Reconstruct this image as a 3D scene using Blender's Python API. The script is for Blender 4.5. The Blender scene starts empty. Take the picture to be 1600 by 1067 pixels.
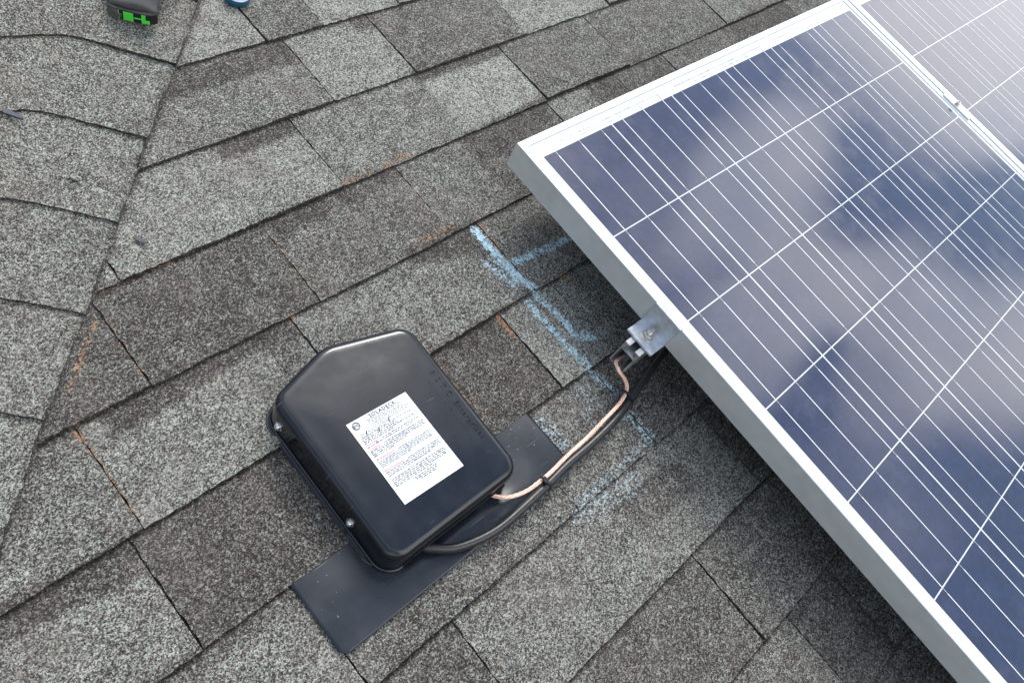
import bpy, bmesh, math, random
import numpy as np
from mathutils import Vector, Matrix
random.seed(7); rng = np.random.default_rng(7)
R_ = math.radians
scene = bpy.context.scene
COL = scene.collection

# ------------------------------------------------------------------ camera, sky, sun, exposure
PITCH = R_(26.0)                                   # slope of the roof: +Y of the roof runs up the slope
TILT = Matrix.Rotation(PITCH, 4, 'X')
cam_d = bpy.data.cameras.new('camera'); cam = bpy.data.objects.new('camera', cam_d); COL.objects.link(cam)
cam_d.sensor_width = 36.0; cam_d.lens = 1268.56 * 36 / 1600; cam_d.clip_start = 0.01; cam_d.clip_end = 2000
right = Vector((0.69938825, -0.627916, 0.34143457)); down = Vector((-0.45080865, -0.75823651, -0.47100844)); fwd = Vector((0.55464189, 0.17549611, -0.81337168))
m = Matrix.Identity(4)
m.col[0][:3] = right; m.col[1][:3] = -down; m.col[2][:3] = -fwd; m.col[3][:3] = (-0.80518731, -0.3818397, 0.94735404)
cam.matrix_world = TILT @ m
scene.camera = cam
scene.view_settings.view_transform = 'Standard'; scene.view_settings.look = 'None'
scene.view_settings.gamma = 1.0; scene.view_settings.use_curve_mapping = False
scene.view_settings.exposure = 0.28

SUN_ELEV, SUN_AZ = R_(57), R_(68)                  # azimuth clockwise from +Y (up the roof)
world = bpy.data.worlds.new('World'); scene.world = world; world.use_nodes = True

def N(nt, kind, loc=None, **kw):
    n = nt.nodes.new(kind)
    for k, v in kw.items():
        if k.startswith('i_'):
            key = k[2:]
            n.inputs[int(key) if key.isdigit() else key].default_value = v
        else: setattr(n, k, v)
    return n
def L(nt, a, b): nt.links.new(a, b)
def math_(nt, op, a, b=None, c=None, clamp=False):
    n = nt.nodes.new('ShaderNodeMath'); n.operation = op; n.use_clamp = clamp
    for i, v in enumerate((a, b, c)):
        if v is None: continue
        if isinstance(v, (int, float)): n.inputs[i].default_value = v
        else: nt.links.new(v, n.inputs[i])
    return n.outputs[0]
def smooth(nt, v, lo, hi, t0=0.0, t1=1.0):
    n = nt.nodes.new('ShaderNodeMapRange'); n.interpolation_type = 'SMOOTHSTEP'
    nt.links.new(v, n.inputs[0]); n.inputs[1].default_value = lo; n.inputs[2].default_value = hi
    n.inputs[3].default_value = t0; n.inputs[4].default_value = t1
    return n.outputs[0]
def mixc(nt, f, a, b, blend='MIX'):
    n = nt.nodes.new('ShaderNodeMix'); n.data_type = 'RGBA'; n.blend_type = blend
    for s, v in ((n.inputs[0], f), (n.inputs[6], a), (n.inputs[7], b)):
        if isinstance(v, (int, float)): s.default_value = v
        elif isinstance(v, tuple): s.default_value = v if len(v) == 4 else (*v, 1)
        else: nt.links.new(v, s)
    return n.outputs[2]
def ramp(nt, v, stops, interp='LINEAR'):
    n = nt.nodes.new('ShaderNodeValToRGB'); cr = n.color_ramp; cr.interpolation = interp
    while len(cr.elements) < len(stops): cr.elements.new(0.5)
    for e, (p, c) in zip(cr.elements, stops): e.position = p; e.color = (*c, 1)
    nt.links.new(v, n.inputs[0]); return n.outputs[0]

def build_sky():
    nt = world.node_tree; nt.nodes.clear()
    out = N(nt, 'ShaderNodeOutputWorld'); tc = N(nt, 'ShaderNodeTexCoord'); d = tc.outputs['Generated']
    sky = N(nt, 'ShaderNodeTexSky', sky_type='NISHITA', sun_disc=False, sun_elevation=SUN_ELEV, sun_rotation=SUN_AZ, air_density=1.7, dust_density=1.0, ozone_density=2.0)
    bg1 = N(nt, 'ShaderNodeBackground'); L(nt, sky.outputs[0], bg1.inputs[0]); bg1.inputs[1].default_value = 0.15
    # broken cumulus: a noise-warped direction compared with the centres of the larger clouds
    wz = N(nt, 'ShaderNodeTexNoise', i_Scale=5.0, i_Detail=5.0, i_Roughness=0.6); L(nt, d, wz.inputs['Vector'])
    off = N(nt, 'ShaderNodeVectorMath', operation='MULTIPLY_ADD'); L(nt, wz.outputs['Color'], off.inputs[0])
    off.inputs[1].default_value = (0.10,) * 3
    sub = N(nt, 'ShaderNodeVectorMath', operation='SUBTRACT'); L(nt, d, sub.inputs[0]); sub.inputs[1].default_value = (0.05,) * 3
    L(nt, sub.outputs[0], off.inputs[2])
    nrm = N(nt, 'ShaderNodeVectorMath', operation='NORMALIZE'); L(nt, off.outputs[0], nrm.inputs[0])
    clouds = [  # direction, angular radius (deg), weight
        ((0.745, -0.12, 0.66), 4, 0.35), ((0.765, -0.2, 0.625), 4, 0.42), ((0.808, -0.145, 0.576), 4.2, 1.00), ((0.845, -0.10, 0.53), 2.2, 0.47), ((0.70, -0.21, 0.68), 4, 0.17),
        ((0.82, -0.315, 0.478), 3.6, 0.77), ((0.785, -0.27, 0.555), 3.8, 1.00), ((0.72, -0.305, 0.625), 4.2, 0.73), ((0.67, -0.02, 0.74), 4, 0.12),
        ((0.83, -0.40, 0.40), 4.5, 0.89), ((0.775, -0.41, 0.49), 3.0, 0.47), ((0.70, -0.50, 0.52), 5, 0.24),
        ((0.935, -0.06, 0.35), 8, 1.1), ((0.93, -0.15, 0.33), 4, 0.6), ((0.89, 0.02, 0.455), 3.5, 0.75),
        ((0.42, 0.05, 0.90), 17, 0.85), ((0.5, 0.35, 0.80), 14, 0.8), ((0.25, 0.2, 0.95), 12, 0.6), ((0.23, -0.87, 0.36), 21, 1.1)]
    tot = None
    for c, rad, w in clouds:
        v = Vector(c).normalized()
        dt = N(nt, 'ShaderNodeVectorMath', operation='DOT_PRODUCT'); L(nt, nrm.outputs[0], dt.inputs[0]); dt.inputs[1].default_value = v
        s = smooth(nt, dt.outputs['Value'], math.cos(R_(rad * 1.35)), math.cos(R_(rad * 0.25)), 0, w)
        tot = s if tot is None else math_(nt, 'ADD', tot, s)
    # scattered cloud elsewhere, thinned on the left to deepen shade by the panel
    n2 = N(nt, 'ShaderNodeTexNoise', i_Scale=2.2, i_Detail=7.0, i_Roughness=0.62); L(nt, d, n2.inputs['Vector'])
    here = N(nt, 'ShaderNodeVectorMath', operation='DOT_PRODUCT'); L(nt, d, here.inputs[0]); here.inputs[1].default_value = Vector((0.78, -0.3, 0.55)).normalized()
    away = smooth(nt, here.outputs['Value'], math.cos(R_(52)), math.cos(R_(30)), 1.0, 0.10)
    far = math_(nt, 'MULTIPLY', smooth(nt, n2.outputs['Fac'], 0.42, 0.68, 0.0, 0.5), away)
    sz = N(nt, 'ShaderNodeSeparateXYZ'); L(nt, d, sz.inputs[0])
    far = math_(nt, 'MULTIPLY', far, smooth(nt, sz.outputs[0], -0.9, 0.5, 0.45, 1.0))
    low = smooth(nt, sz.outputs[2], 0.26, 0.03, 0.0, 0.55)               # milky horizon
    dens = math_(nt, 'ADD', math_(nt, 'ADD', tot, far), low, clamp=True)
    n3 = N(nt, 'ShaderNodeTexNoise', i_Scale=9.0, i_Detail=6.0, i_Roughness=0.6); L(nt, d, n3.inputs['Vector'])
    dens = math_(nt, 'MULTIPLY', dens, smooth(nt, n3.outputs['Fac'], 0.2, 0.7, 0.82, 1.08), clamp=True)
    bg2 = N(nt, 'ShaderNodeBackground')
    ccol = mixc(nt, smooth(nt, n3.outputs['Fac'], 0.3, 0.7), (0.86, 0.89, 0.95), (1.0, 0.985, 0.965))
    L(nt, ccol, bg2.inputs[0]); bg2.inputs[1].default_value = 2.6
    mx = N(nt, 'ShaderNodeMixShader'); L(nt, dens, mx.inputs[0]); L(nt, bg1.outputs[0], mx.inputs[1]); L(nt, bg2.outputs[0], mx.inputs[2])
    L(nt, mx.outputs[0], out.inputs[0])
build_sky()

sun_d = bpy.data.lights.new('sun', 'SUN'); sun = bpy.data.objects.new('sun', sun_d); COL.objects.link(sun)
sun_d.energy = 2.1; sun_d.angle = R_(20); sun_d.color = (1.0, 0.96, 0.9)     # veiled by thin cloud
sdir = Vector((math.sin(SUN_AZ) * math.cos(SUN_ELEV), math.cos(SUN_AZ) * math.cos(SUN_ELEV), math.sin(SUN_ELEV)))
sun.rotation_euler = (-sdir).to_track_quat('-Z', 'Y').to_euler()

# ------------------------------------------------------------------ helpers
TOP = []
def tag(o, label, cat, group=None, kind=None):
    o['label'] = label
    if cat: o['category'] = cat
    if group: o['group'] = group
    if kind: o['kind'] = kind
    return o
def thing(name, label, cat, loc, group=None):
    o = bpy.data.objects.new(name, None); COL.objects.link(o); o.location = loc; o.empty_display_size = 0.02
    tag(o, label, cat, group); TOP.append(o); return o
def obj(name, bm_or_data, mats, parent=None, shade=None):
    """one mesh object; vertices are given in roof coordinates and moved to the parent's base"""
    me = bpy.data.meshes.new(name)
    if isinstance(bm_or_data, bmesh.types.BMesh):
        bm_or_data.to_mesh(me); bm_or_data.free()
    else:
        me.from_pydata(bm_or_data[0], [], bm_or_data[1])
        if len(bm_or_data) > 2: me.polygons.foreach_set('material_index', bm_or_data[2])
    for mt in (mats if isinstance(mats, (list, tuple)) else [mats]): me.materials.append(mt)
    o = bpy.data.objects.new(name, me); COL.objects.link(o)
    if parent is not None:
        root = parent
        while root.parent: root = root.parent
        me.transform(Matrix.Translation(-root.location)); o.parent = parent
    else: TOP.append(o)
    if shade is not None:
        me.shade_smooth() if shade is True else me.set_sharp_from_angle(angle=R_(shade))
        if shade is not True:
            me.polygons.foreach_set('use_smooth', [True] * len(me.polygons))
    me.update(); return o
def box(bm, x0, x1, y0, y1, z0, z1, bev=0.0, mi=0):
    r = bmesh.ops.create_cube(bm, size=1.0)
    vs = r['verts']
    for v in vs: v.co = Vector(((x0 + x1) / 2 + v.co.x * (x1 - x0), (y0 + y1) / 2 + v.co.y * (y1 - y0), (z0 + z1) / 2 + v.co.z * (z1 - z0)))
    fs = list({f for v in vs for f in v.link_faces})
    for f in fs: f.material_index = mi
    if bev: bmesh.ops.bevel(bm, geom=list({e for v in vs for e in v.link_edges}), offset=bev, segments=2, affect='EDGES', material=mi)
def prism(bm, poly, axis, a, b, bev=0.0):
    """poly: 2D outline; axis 'x' -> (y,z), 'y' -> (x,z), 'z' -> (x,y)"""
    def p(u, v, w): return {'x': (w, u, v), 'y': (u, w, v), 'z': (u, v, w)}[axis]
    A = [bm.verts.new(p(u, v, a)) for u, v in poly]; B = [bm.verts.new(p(u, v, b)) for u, v in poly]
    fs = [bm.faces.new(A), bm.faces.new(B[::-1])]
    for i in range(len(poly)):
        j = (i + 1) % len(poly); fs.append(bm.faces.new((A[j], A[i], B[i], B[j])))
    bmesh.ops.recalc_face_normals(bm, faces=fs)
    if bev: bmesh.ops.bevel(bm, geom=list({e for f in fs for e in f.edges}), offset=bev, segments=2, affect='EDGES')
def spline(pts, n=10):
    P = [np.array(p, float) for p in pts]; P = [2 * P[0] - P[1]] + P + [2 * P[-1] - P[-2]]; out = []
    for i in range(1, len(P) - 2):
        for t in np.linspace(0, 1, n, endpoint=False):
            a, b, c, d = P[i - 1], P[i], P[i + 1], P[i + 2]
            out.append(0.5 * (2 * b + (c - a) * t + (2 * a - 5 * b + 4 * c - d) * t * t + (3 * b - 3 * c + d - a) * t ** 3))
    out.append(P[-2]); return out
def frames(path):
    path = [Vector(p) for p in path]; fr = []; up = Vector((0, 0, 1))
    for i in range(len(path)):
        t = (path[min(i + 1, len(path) - 1)] - path[max(i - 1, 0)]).normalized()
        s = t.cross(up)
        if s.length < 1e-4: s = Vector((1, 0, 0))
        s.normalize(); u = s.cross(t).normalized(); fr.append((path[i], s, u))
    return fr
def tube(bm, path, r, seg=12, caps=True):
    rings = []
    for k, (p, s, u) in enumerate(frames(path)):
        rr = r[k] if isinstance(r, (list, np.ndarray)) else r
        rings.append([bm.verts.new(p + s * math.cos(a) * rr + u * math.sin(a) * rr) for a in [2 * math.pi * i / seg for i in range(seg)]])
    for a, b in zip(rings, rings[1:]):
        for i in range(seg): bm.faces.new((a[i], a[(i + 1) % seg], b[(i + 1) % seg], b[i]))
    if caps: bm.faces.new(rings[0][::-1]); bm.faces.new(rings[-1])
def lathe(bm, prof, centre, axis, seg=24, close=False):
    c = Vector(centre); q = Vector((0, 0, 1)).rotation_difference(Vector(axis).normalized()); rings = []
    for r, h in prof:
        rings.append([bm.verts.new(c + q @ Vector((r * math.cos(2 * math.pi * i / seg), r * math.sin(2 * math.pi * i / seg), h))) for i in range(seg)])
    pairs = list(zip(rings, rings[1:])) + ([(rings[-1], rings[0])] if close else [])
    for a, b in pairs:
        for i in range(seg): bm.faces.new((a[i], a[(i + 1) % seg], b[(i + 1) % seg], b[i]))
    if not close: bm.faces.new(rings[0][::-1]); bm.faces.new(rings[-1])
    bmesh.ops.recalc_face_normals(bm, faces=bm.faces)
def fillet(poly, radii, n=6):
    out = []; k = len(poly)
    for i in range(k):
        p = Vector(poly[i]); a = (Vector(poly[i - 1]) - p); b = (Vector(poly[(i + 1) % k]) - p); a.normalize(); b.normalize()
        ang = a.angle(b); r = radii[i] if isinstance(radii, (list, tuple)) else radii; dd = r / math.tan(ang / 2)
        c = p + (a + b).normalized() * (r / math.sin(ang / 2)); s = p + a * dd - c; e = p + b * dd - c
        a0 = math.atan2(s.y, s.x); a1 = math.atan2(e.y, e.x)
        while a1 - a0 > math.pi: a1 -= 2 * math.pi
        while a1 - a0 < -math.pi: a1 += 2 * math.pi
        for t in np.linspace(0, 1, n): out.append((c.x + r * math.cos(a0 + (a1 - a0) * t), c.y + r * math.sin(a0 + (a1 - a0) * t)))
    return out
def offset_loop(loop, d):
    """outward offset of a counter-clockwise loop"""
    k = len(loop); out = []
    for i in range(k):
        a = np.array(loop[i - 1]); b = np.array(loop[i]); c = np.array(loop[(i + 1) % k])
        t1 = (b - a) / (np.linalg.norm(b - a) + 1e-12); t2 = (c - b) / (np.linalg.norm(c - b) + 1e-12)
        n1 = np.array((t1[1], -t1[0])); n2 = np.array((t2[1], -t2[0])); nn = n1 + n2; nn /= np.linalg.norm(nn) + 1e-12
        out.append(tuple(b + nn * d / max(0.5, nn @ n1)))
    return out

# ------------------------------------------------------------------ materials
def mat(name):
    mt = bpy.data.materials.new(name); mt.use_nodes = True; nt = mt.node_tree
    return mt, nt, nt.nodes['Principled BSDF']
def setp(b, **kw):
    for k, v in kw.items():
        key = k.replace('_', ' '); b.inputs[key].default_value = (*v, 1) if isinstance(v, tuple) and len(v) == 3 else v
def plain(name, col, rough=0.5, metal=0.0, spec=0.5, var=0.12, scale=60, bump=0.0, bscale=400):
    mt, nt, b = mat(name); tc = N(nt, 'ShaderNodeTexCoord')
    nz = N(nt, 'ShaderNodeTexNoise', i_Scale=scale, i_Detail=5.0); L(nt, tc.outputs['Object'], nz.inputs['Vector'])
    f = smooth(nt, nz.outputs['Fac'], 0.3, 0.7)
    L(nt, mixc(nt, f, tuple(c * (1 - var) for c in col), tuple(min(1, c * (1 + var)) for c in col)), b.inputs['Base Color'])
    L(nt, smooth(nt, nz.outputs['Fac'], 0.3, 0.7, rough * 0.85, min(1, rough * 1.15)), b.inputs['Roughness'])
    setp(b, Metallic=metal, Specular_IOR_Level=spec)
    if bump:
        n2 = N(nt, 'ShaderNodeTexNoise', i_Scale=bscale, i_Detail=3.0); L(nt, tc.outputs['Object'], n2.inputs['Vector'])
        bp = N(nt, 'ShaderNodeBump', i_Strength=bump, i_Distance=0.001); L(nt, n2.outputs['Fac'], bp.inputs['Height']); L(nt, bp.outputs[0], b.inputs['Normal'])
    return mt

def granule_material():
    mt, nt, b = mat('mineral_granules'); tc = N(nt, 'ShaderNodeTexCoord'); P = tc.outputs['Object']
    at = lambda n: N(nt, 'ShaderNodeAttribute', attribute_name=n).outputs['Fac']
    tone, rust, chalk = at('tone'), at('rust'), at('chalk')
    wob = N(nt, 'ShaderNodeTexNoise', i_Scale=900.0, i_Detail=2.0); L(nt, P, wob.inputs['Vector'])
    va = N(nt, 'ShaderNodeVectorMath', operation='MULTIPLY_ADD'); L(nt, wob.outputs['Color'], va.inputs[0]); va.inputs[1].default_value = (0.0009,) * 3; L(nt, P, va.inputs[2])
    vo = N(nt, 'ShaderNodeTexVoronoi', i_Scale=740.0); L(nt, va.outputs[0], vo.inputs['Vector'])
    vo2 = N(nt, 'ShaderNodeTexVoronoi', i_Scale=450.0); L(nt, va.outputs[0], vo2.inputs['Vector'])
    s1 = N(nt, 'ShaderNodeSeparateColor'); L(nt, vo.outputs['Color'], s1.inputs[0])
    s2 = N(nt, 'ShaderNodeSeparateColor'); L(nt, vo2.outputs['Color'], s2.inputs[0])
    r1, r1b, r2 = s1.outputs[0], s1.outputs[1], s2.outputs[0]
    big = N(nt, 'ShaderNodeTexNoise', i_Scale=34.0, i_Detail=5.0, i_Roughness=0.65); L(nt, P, big.inputs['Vector'])
    mid = N(nt, 'ShaderNodeTexNoise', i_Scale=150.0, i_Detail=3.0, i_Roughness=0.6); L(nt, P, mid.inputs['Vector'])
    v = math_(nt, 'ADD', math_(nt, 'MULTIPLY', r1, 0.62), math_(nt, 'MULTIPLY', r2, 0.26))
    v = math_(nt, 'ADD', v, math_(nt, 'MULTIPLY', tone, 0.54))
    v = math_(nt, 'ADD', v, math_(nt, 'MULTIPLY', math_(nt, 'SUBTRACT', big.outputs['Fac'], 0.5), 0.42))
    v = math_(nt, 'ADD', v, math_(nt, 'MULTIPLY', math_(nt, 'SUBTRACT', mid.outputs['Fac'], 0.5), 0.36))
    v = math_(nt, 'SUBTRACT', v, 0.16, clamp=True)
    col = ramp(nt, v, [(0.0, (0.014, 0.013, 0.013)), (0.30, (0.032, 0.0265, 0.0245)), (0.46, (0.060, 0.050, 0.0455)), (0.58, (0.115, 0.114, 0.102)), (0.74, (0.226, 0.234, 0.208)), (1.0, (0.43, 0.44, 0.385))])
    # a few warm granules in every blend
    warm = math_(nt, 'MULTIPLY', math_(nt, 'GREATER_THAN', r1b, 0.88), 0.55)
    col = mixc(nt, warm, col, mixc(nt, v, (0.05, 0.035, 0.03), (0.42, 0.33, 0.27)))
    # brown weathering in broad soft stains
    br = N(nt, 'ShaderNodeTexNoise', i_Scale=7.0, i_Detail=6.0, i_Roughness=0.7); L(nt, P, br.inputs['Vector'])
    col = mixc(nt, smooth(nt, br.outputs['Fac'], 0.44, 0.72, 0.0, 0.45), col, mixc(nt, v, (0.030, 0.024, 0.021), (0.25, 0.213, 0.184)))
    # rust-coloured dust and needles caught against the edges
    rm = smooth(nt, math_(nt, 'ADD', rust, math_(nt, 'MULTIPLY', math_(nt, 'SUBTRACT', r2, 0.5), 0.55)), 0.42, 0.75)
    rm = math_(nt, 'MULTIPLY', rm, smooth(nt, mid.outputs['Fac'], 0.36, 0.55))
    col = mixc(nt, rm, col, mixc(nt, r1, (0.12, 0.062, 0.035), (0.40, 0.23, 0.13)))
    # pale blue chalk rubbed on the tops of the granules
    cm = smooth(nt, math_(nt, 'ADD', math_(nt, 'MULTIPLY', chalk, 0.9), math_(nt, 'MULTIPLY', math_(nt, 'SUBTRACT', r2, 0.5), 0.6)), 0.40, 0.90)
    cm = math_(nt, 'MULTIPLY', cm, smooth(nt, mid.outputs['Fac'], 0.28, 0.6, 0.25, 1.0))
    col = mixc(nt, cm, col, mixc(nt, r1, (0.26, 0.44, 0.53), (0.60, 0.77, 0.83)))
    L(nt, col, b.inputs['Base Color']); setp(b, Roughness=0.9, Specular_IOR_Level=0.25)
    hd = math_(nt, 'ADD', math_(nt, 'MULTIPLY', vo.outputs['Distance'], -1.0), math_(nt, 'MULTIPLY', r1, 0.35))
    bp = N(nt, 'ShaderNodeBump', i_Strength=0.55, i_Distance=0.0012); L(nt, hd, bp.inputs['Height']); L(nt, bp.outputs[0], b.inputs['Normal'])
    return mt
M = {}
M['granule'] = granule_material()
M['asphalt'] = plain('cut_asphalt_edge', (0.022, 0.021, 0.020), 0.9, bump=0.6, var=0.35, scale=300)
def grainy(mt):
    nt = mt.node_tree; b = nt.nodes['Principled BSDF']; tc = N(nt, 'ShaderNodeTexCoord'); vo = N(nt, 'ShaderNodeTexVoronoi', i_Scale=650.0); L(nt, tc.outputs['Object'], vo.inputs['Vector'])
    s_ = N(nt, 'ShaderNodeSeparateColor'); L(nt, vo.outputs['Color'], s_.inputs[0])
    L(nt, ramp(nt, s_.outputs[0], [(0, (.010, .0095, .009)), (.62, (.024, .021, .019)), (.80, (.075, .064, .055)), (1, (.20, .19, .165))]), b.inputs['Base Color'])
grainy(M['asphalt'])
M['black_metal'] = plain('black_painted_metal', (0.008, 0.0095, 0.013), 0.17, var=0.2, scale=40, bump=0.05, bscale=120)
M['alu'] = plain('anodised_aluminium', (0.76, 0.78, 0.78), 0.42, metal=0.60, var=0.03)
M['mill'] = plain('mill_finish_aluminium', (0.62, 0.64, 0.67), 0.38, metal=0.8, var=0.14, scale=90, bump=0.15, bscale=250)
M['rail'] = plain('extruded_rail', (0.52, 0.52, 0.53), 0.45, metal=0.85, var=0.2, scale=80)
M['steel'] = plain('stainless_steel', (0.60, 0.56, 0.52), 0.30, metal=1.0, var=0.08, scale=500)
M['zinc'] = plain('zinc_screw', (0.75, 0.76, 0.78), 0.25, metal=1.0)
M['back'] = plain('white_backsheet_under_glass', (0.66, 0.67, 0.68), 0.12, var=0.01)
M['bus'] = plain('silver_ribbon', (0.78, 0.77, 0.76), 0.25, metal=0.2, var=0.04, scale=300)
M['copper'] = plain('bare_copper', (0.93, 0.59, 0.48), 0.34, metal=0.7, var=0.12, scale=500)
M['cable'] = plain('black_cable_jacket', (0.022, 0.022, 0.023), 0.36, var=0.25, scale=200, bump=0.1, bscale=900)
M['tie'] = plain('black_nylon', (0.014, 0.014, 0.015), 0.35)
M['paper'] = plain('white_sticker', (0.84, 0.84, 0.83), 0.45, var=0.015, scale=30)
M['ink'] = plain('grey_print', (0.05, 0.055, 0.065), 0.6)
M['fine_ink'] = plain('fine_grey_print', (0.055, 0.065, 0.08), 0.6)
M['pale_ink'] = plain('faint_print', (0.18, 0.19, 0.21), 0.6)
M['red_ink'] = plain('red_print', (0.62, 0.03, 0.07), 0.6)
M['pen'] = plain('marker_pen', (0.03, 0.03, 0.05), 0.5)
M['cloth'] = plain('dark_grey_fabric', (0.060, 0.058, 0.058), 0.85, var=0.35, scale=60, bump=0.7, bscale=500)
M['cloth2'] = plain('worn_grey_strap', (0.105, 0.10, 0.088), 0.85, var=0.3, scale=90, bump=0.6, bscale=700)
M['blackcloth'] = plain('black_fabric', (0.012, 0.012, 0.012), 0.85, bump=0.5)
M['green'] = plain('bright_green_rubber', (0.09, 0.80, 0.07), 0.5, var=0.06)
M['blue'] = plain('blue_tape', (0.012, 0.085, 0.16), 0.38, var=0.12)
M['core'] = plain('white_card_core', (0.80, 0.80, 0.78), 0.7)
M['corein'] = plain('brown_card', (0.24, 0.08, 0.045), 0.8)
M['scrap'] = plain('slate_scrap', (0.065, 0.072, 0.09), 0.7)
M['twig'] = plain('dry_needle', (0.34, 0.22, 0.14), 0.8)
M['leaf'] = plain('dark_leaf', (0.055, 0.042, 0.038), 0.8)
M['wood'] = plain('roof_decking', (0.30, 0.22, 0.14), 0.8)

def cell_material():
    mt, nt, b = mat('polycrystalline_cell'); tc = N(nt, 'ShaderNodeTexCoord'); P = tc.outputs['Object']
    vo = N(nt, 'ShaderNodeTexVoronoi', i_Scale=120.0); L(nt, P, vo.inputs['Vector'])
    s = N(nt, 'ShaderNodeSeparateColor'); L(nt, vo.outputs['Color'], s.inputs[0])
    col = mixc(nt, s.outputs[0], (0.0105, 0.0145, 0.046), (0.0145, 0.0205, 0.064))
    sx = N(nt, 'ShaderNodeSeparateXYZ'); L(nt, P, sx.inputs[0])
    fy = math_(nt, 'FRACT', math_(nt, 'MULTIPLY', sx.outputs[1], 1 / 0.0022))
    line = smooth(nt, math_(nt, 'ABSOLUTE', math_(nt, 'SUBTRACT', fy, 0.5)), 0.40, 0.47)
    col = mixc(nt, math_(nt, 'MULTIPLY', line, 0.24), col, (0.16, 0.17, 0.20))
    # dust film lying on the glass
    dz = N(nt, 'ShaderNodeTexNoise', i_Scale=14.0, i_Detail=7.0, i_Roughness=0.65); L(nt, P, dz.inputs['Vector'])
    dm = smooth(nt, dz.outputs['Fac'], 0.45, 0.80, 0.003, 0.055)
    col = mixc(nt, dm, col, (0.50, 0.48, 0.47))
    L(nt, col, b.inputs['Base Color']); setp(b, Roughness=0.10, IOR=1.70, Specular_IOR_Level=0.5)
    L(nt, smooth(nt, dz.outputs['Fac'], 0.4, 0.8, 0.07, 0.18), b.inputs['Roughness'])
    return mt
M['cell'] = cell_material()

# ------------------------------------------------------------------ the roof
C0 = np.array((-0.445, 0.299)); VT = np.array((0.69704669, 0.71702574)); VN = np.array((-VT[1], VT[0]))   # valley cut line
def zs(d):                                     # rise of the neighbouring slope beyond the valley
    d = np.asarray(d, float); a, b_, mm = 0.04, 0.16, 0.45
    x = np.clip((d - a) / (b_ - a), 0, 1)
    return mm * (b_ - a) * x * x / 2 + np.where(d > b_, mm * (d - b_), 0)
def cut_x(y): return C0[0] + (y - C0[1]) * VT[0] / VT[1]

EXPO = 0.1423
BUTT = {k: 0.4365 - EXPO * (k - 1) for k in range(-7, 22)}
# traced joints (x) of the courses in view: (x, gap 1=open joint, .3=faint)
JOINTS = {1: [(-.159, 1), (-.051, 1)], 2: [(-.1315, 1), (.034, 1), (.301, 1)],
          3: [(-.554, .6), (-.216, 1), (.224, 1), (.4585, 1), (.7945, 1)],
          4: [(-.596, 1), (-.359, .25), (-.123, .8), (.22, 1), (.407, .9), (.557, 1), (1.031, 1)],
          5: [(-.688, .5), (-.456, .25), (-.407, 1), (-.072, 1)], 6: [(-.706, 1), (-.148, 1)],
          7: [(-.595, .8), (-.252, .7), (-.0835, .4)], 8: [(-.477, 1), (.017, .7)], 9: [(-.1565, 1)], 10: [(-.101, 1)]}
# base tone of the tabs from left to right (0 dark blend .. 1 pale blend)
TONES = {1: [.72, .42, .74], 2: [.52, .68, .40, .70], 3: [.6, .66, .55, .44, .42, .55], 4: [.28, .27, .42, .50, .66, .42, .40, .45],
         5: [.50, .62, .5, .55, .50], 6: [.58, .24, .66], 7: [.60, .42, .50, .30], 8: [.36, .56, .26], 9: [.34, .38], 10: [.46, .28]}  # right-hand tabs of the lower courses toned down for shade beside the panel
TONES[6] = [.58, .24, .66]; 
PATCH = [  # polygons (roof metres) dyed to another tone within a tab
    ([(-.60, .432), (-.132, .431), (-.134, .388), (-.60, .378)], .20), ([(.001, .438), (.035, .436), (.033, .40), (-.002, .408)], .22),
    ([(-.348, .293), (-.217, .295), (-.217, .265), (-.342, .263)], .18), ([(.034, .277), (.222, .276), (.222, .155), (.033, .155)], .78),
    ([(.026, .303), (.221, .294), (.221, .272), (.019, .275)], .22), ([(-.354, .153), (-.121, .154), (-.121, .129), (-.349, .114)], .20),
    ([(.018, .155), (.219, .161), (.219, .102), (.06, .085), (.012, .074)], .22), ([(.01, .09), (.219, .10), (.219, .01), (.02, .01)], .36), ([(-.664, .012), (-.457, .017), (-.458, -.010), (-.665, -.027)], .20),
    ([(-.456, .014), (-.408, .009), (-.408, -.020), (-.456, -.016)], .22), ([(-.23, .022), (-.074, .018), (-.076, -.057), (-.204, -.004)], .22),
    ([(-.90, -.119), (-.707, -.130), (-.707, -.172), (-.90, -.151)], .20), ([(-.26, -.130), (-.149, -.132), (-.150, -.161), (-.273, -.164)], .18),
    ([(.324, .154), (.406, .154), (.406, .1), (.32, .1)], .22), ([(.41, .154), (.556, .154), (.556, .1), (.41, .1)], .30), ([(.8, .155), (1.03, .155), (1.03, .09), (.78, .09)], .22),
    ([(-.70, -.41), (-.4775, -.41), (-.4775, -.52), (-.70, -.52)], .30), ([(-.211, -.44), (-.073, -.452), (-.066, -.505), (-.199, -.491)], .34),
    ([(-.60, -.272), (-.25, -.272), (-.25, -.30), (-.60, -.30)], .25), ([(-.95, -.270), (-.60, -.270), (-.60, -.292), (-.95, -.30)], .30),
    ([(.30, .44), (.75, .44), (.75, .40), (.30, .41)], .45)]
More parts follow.
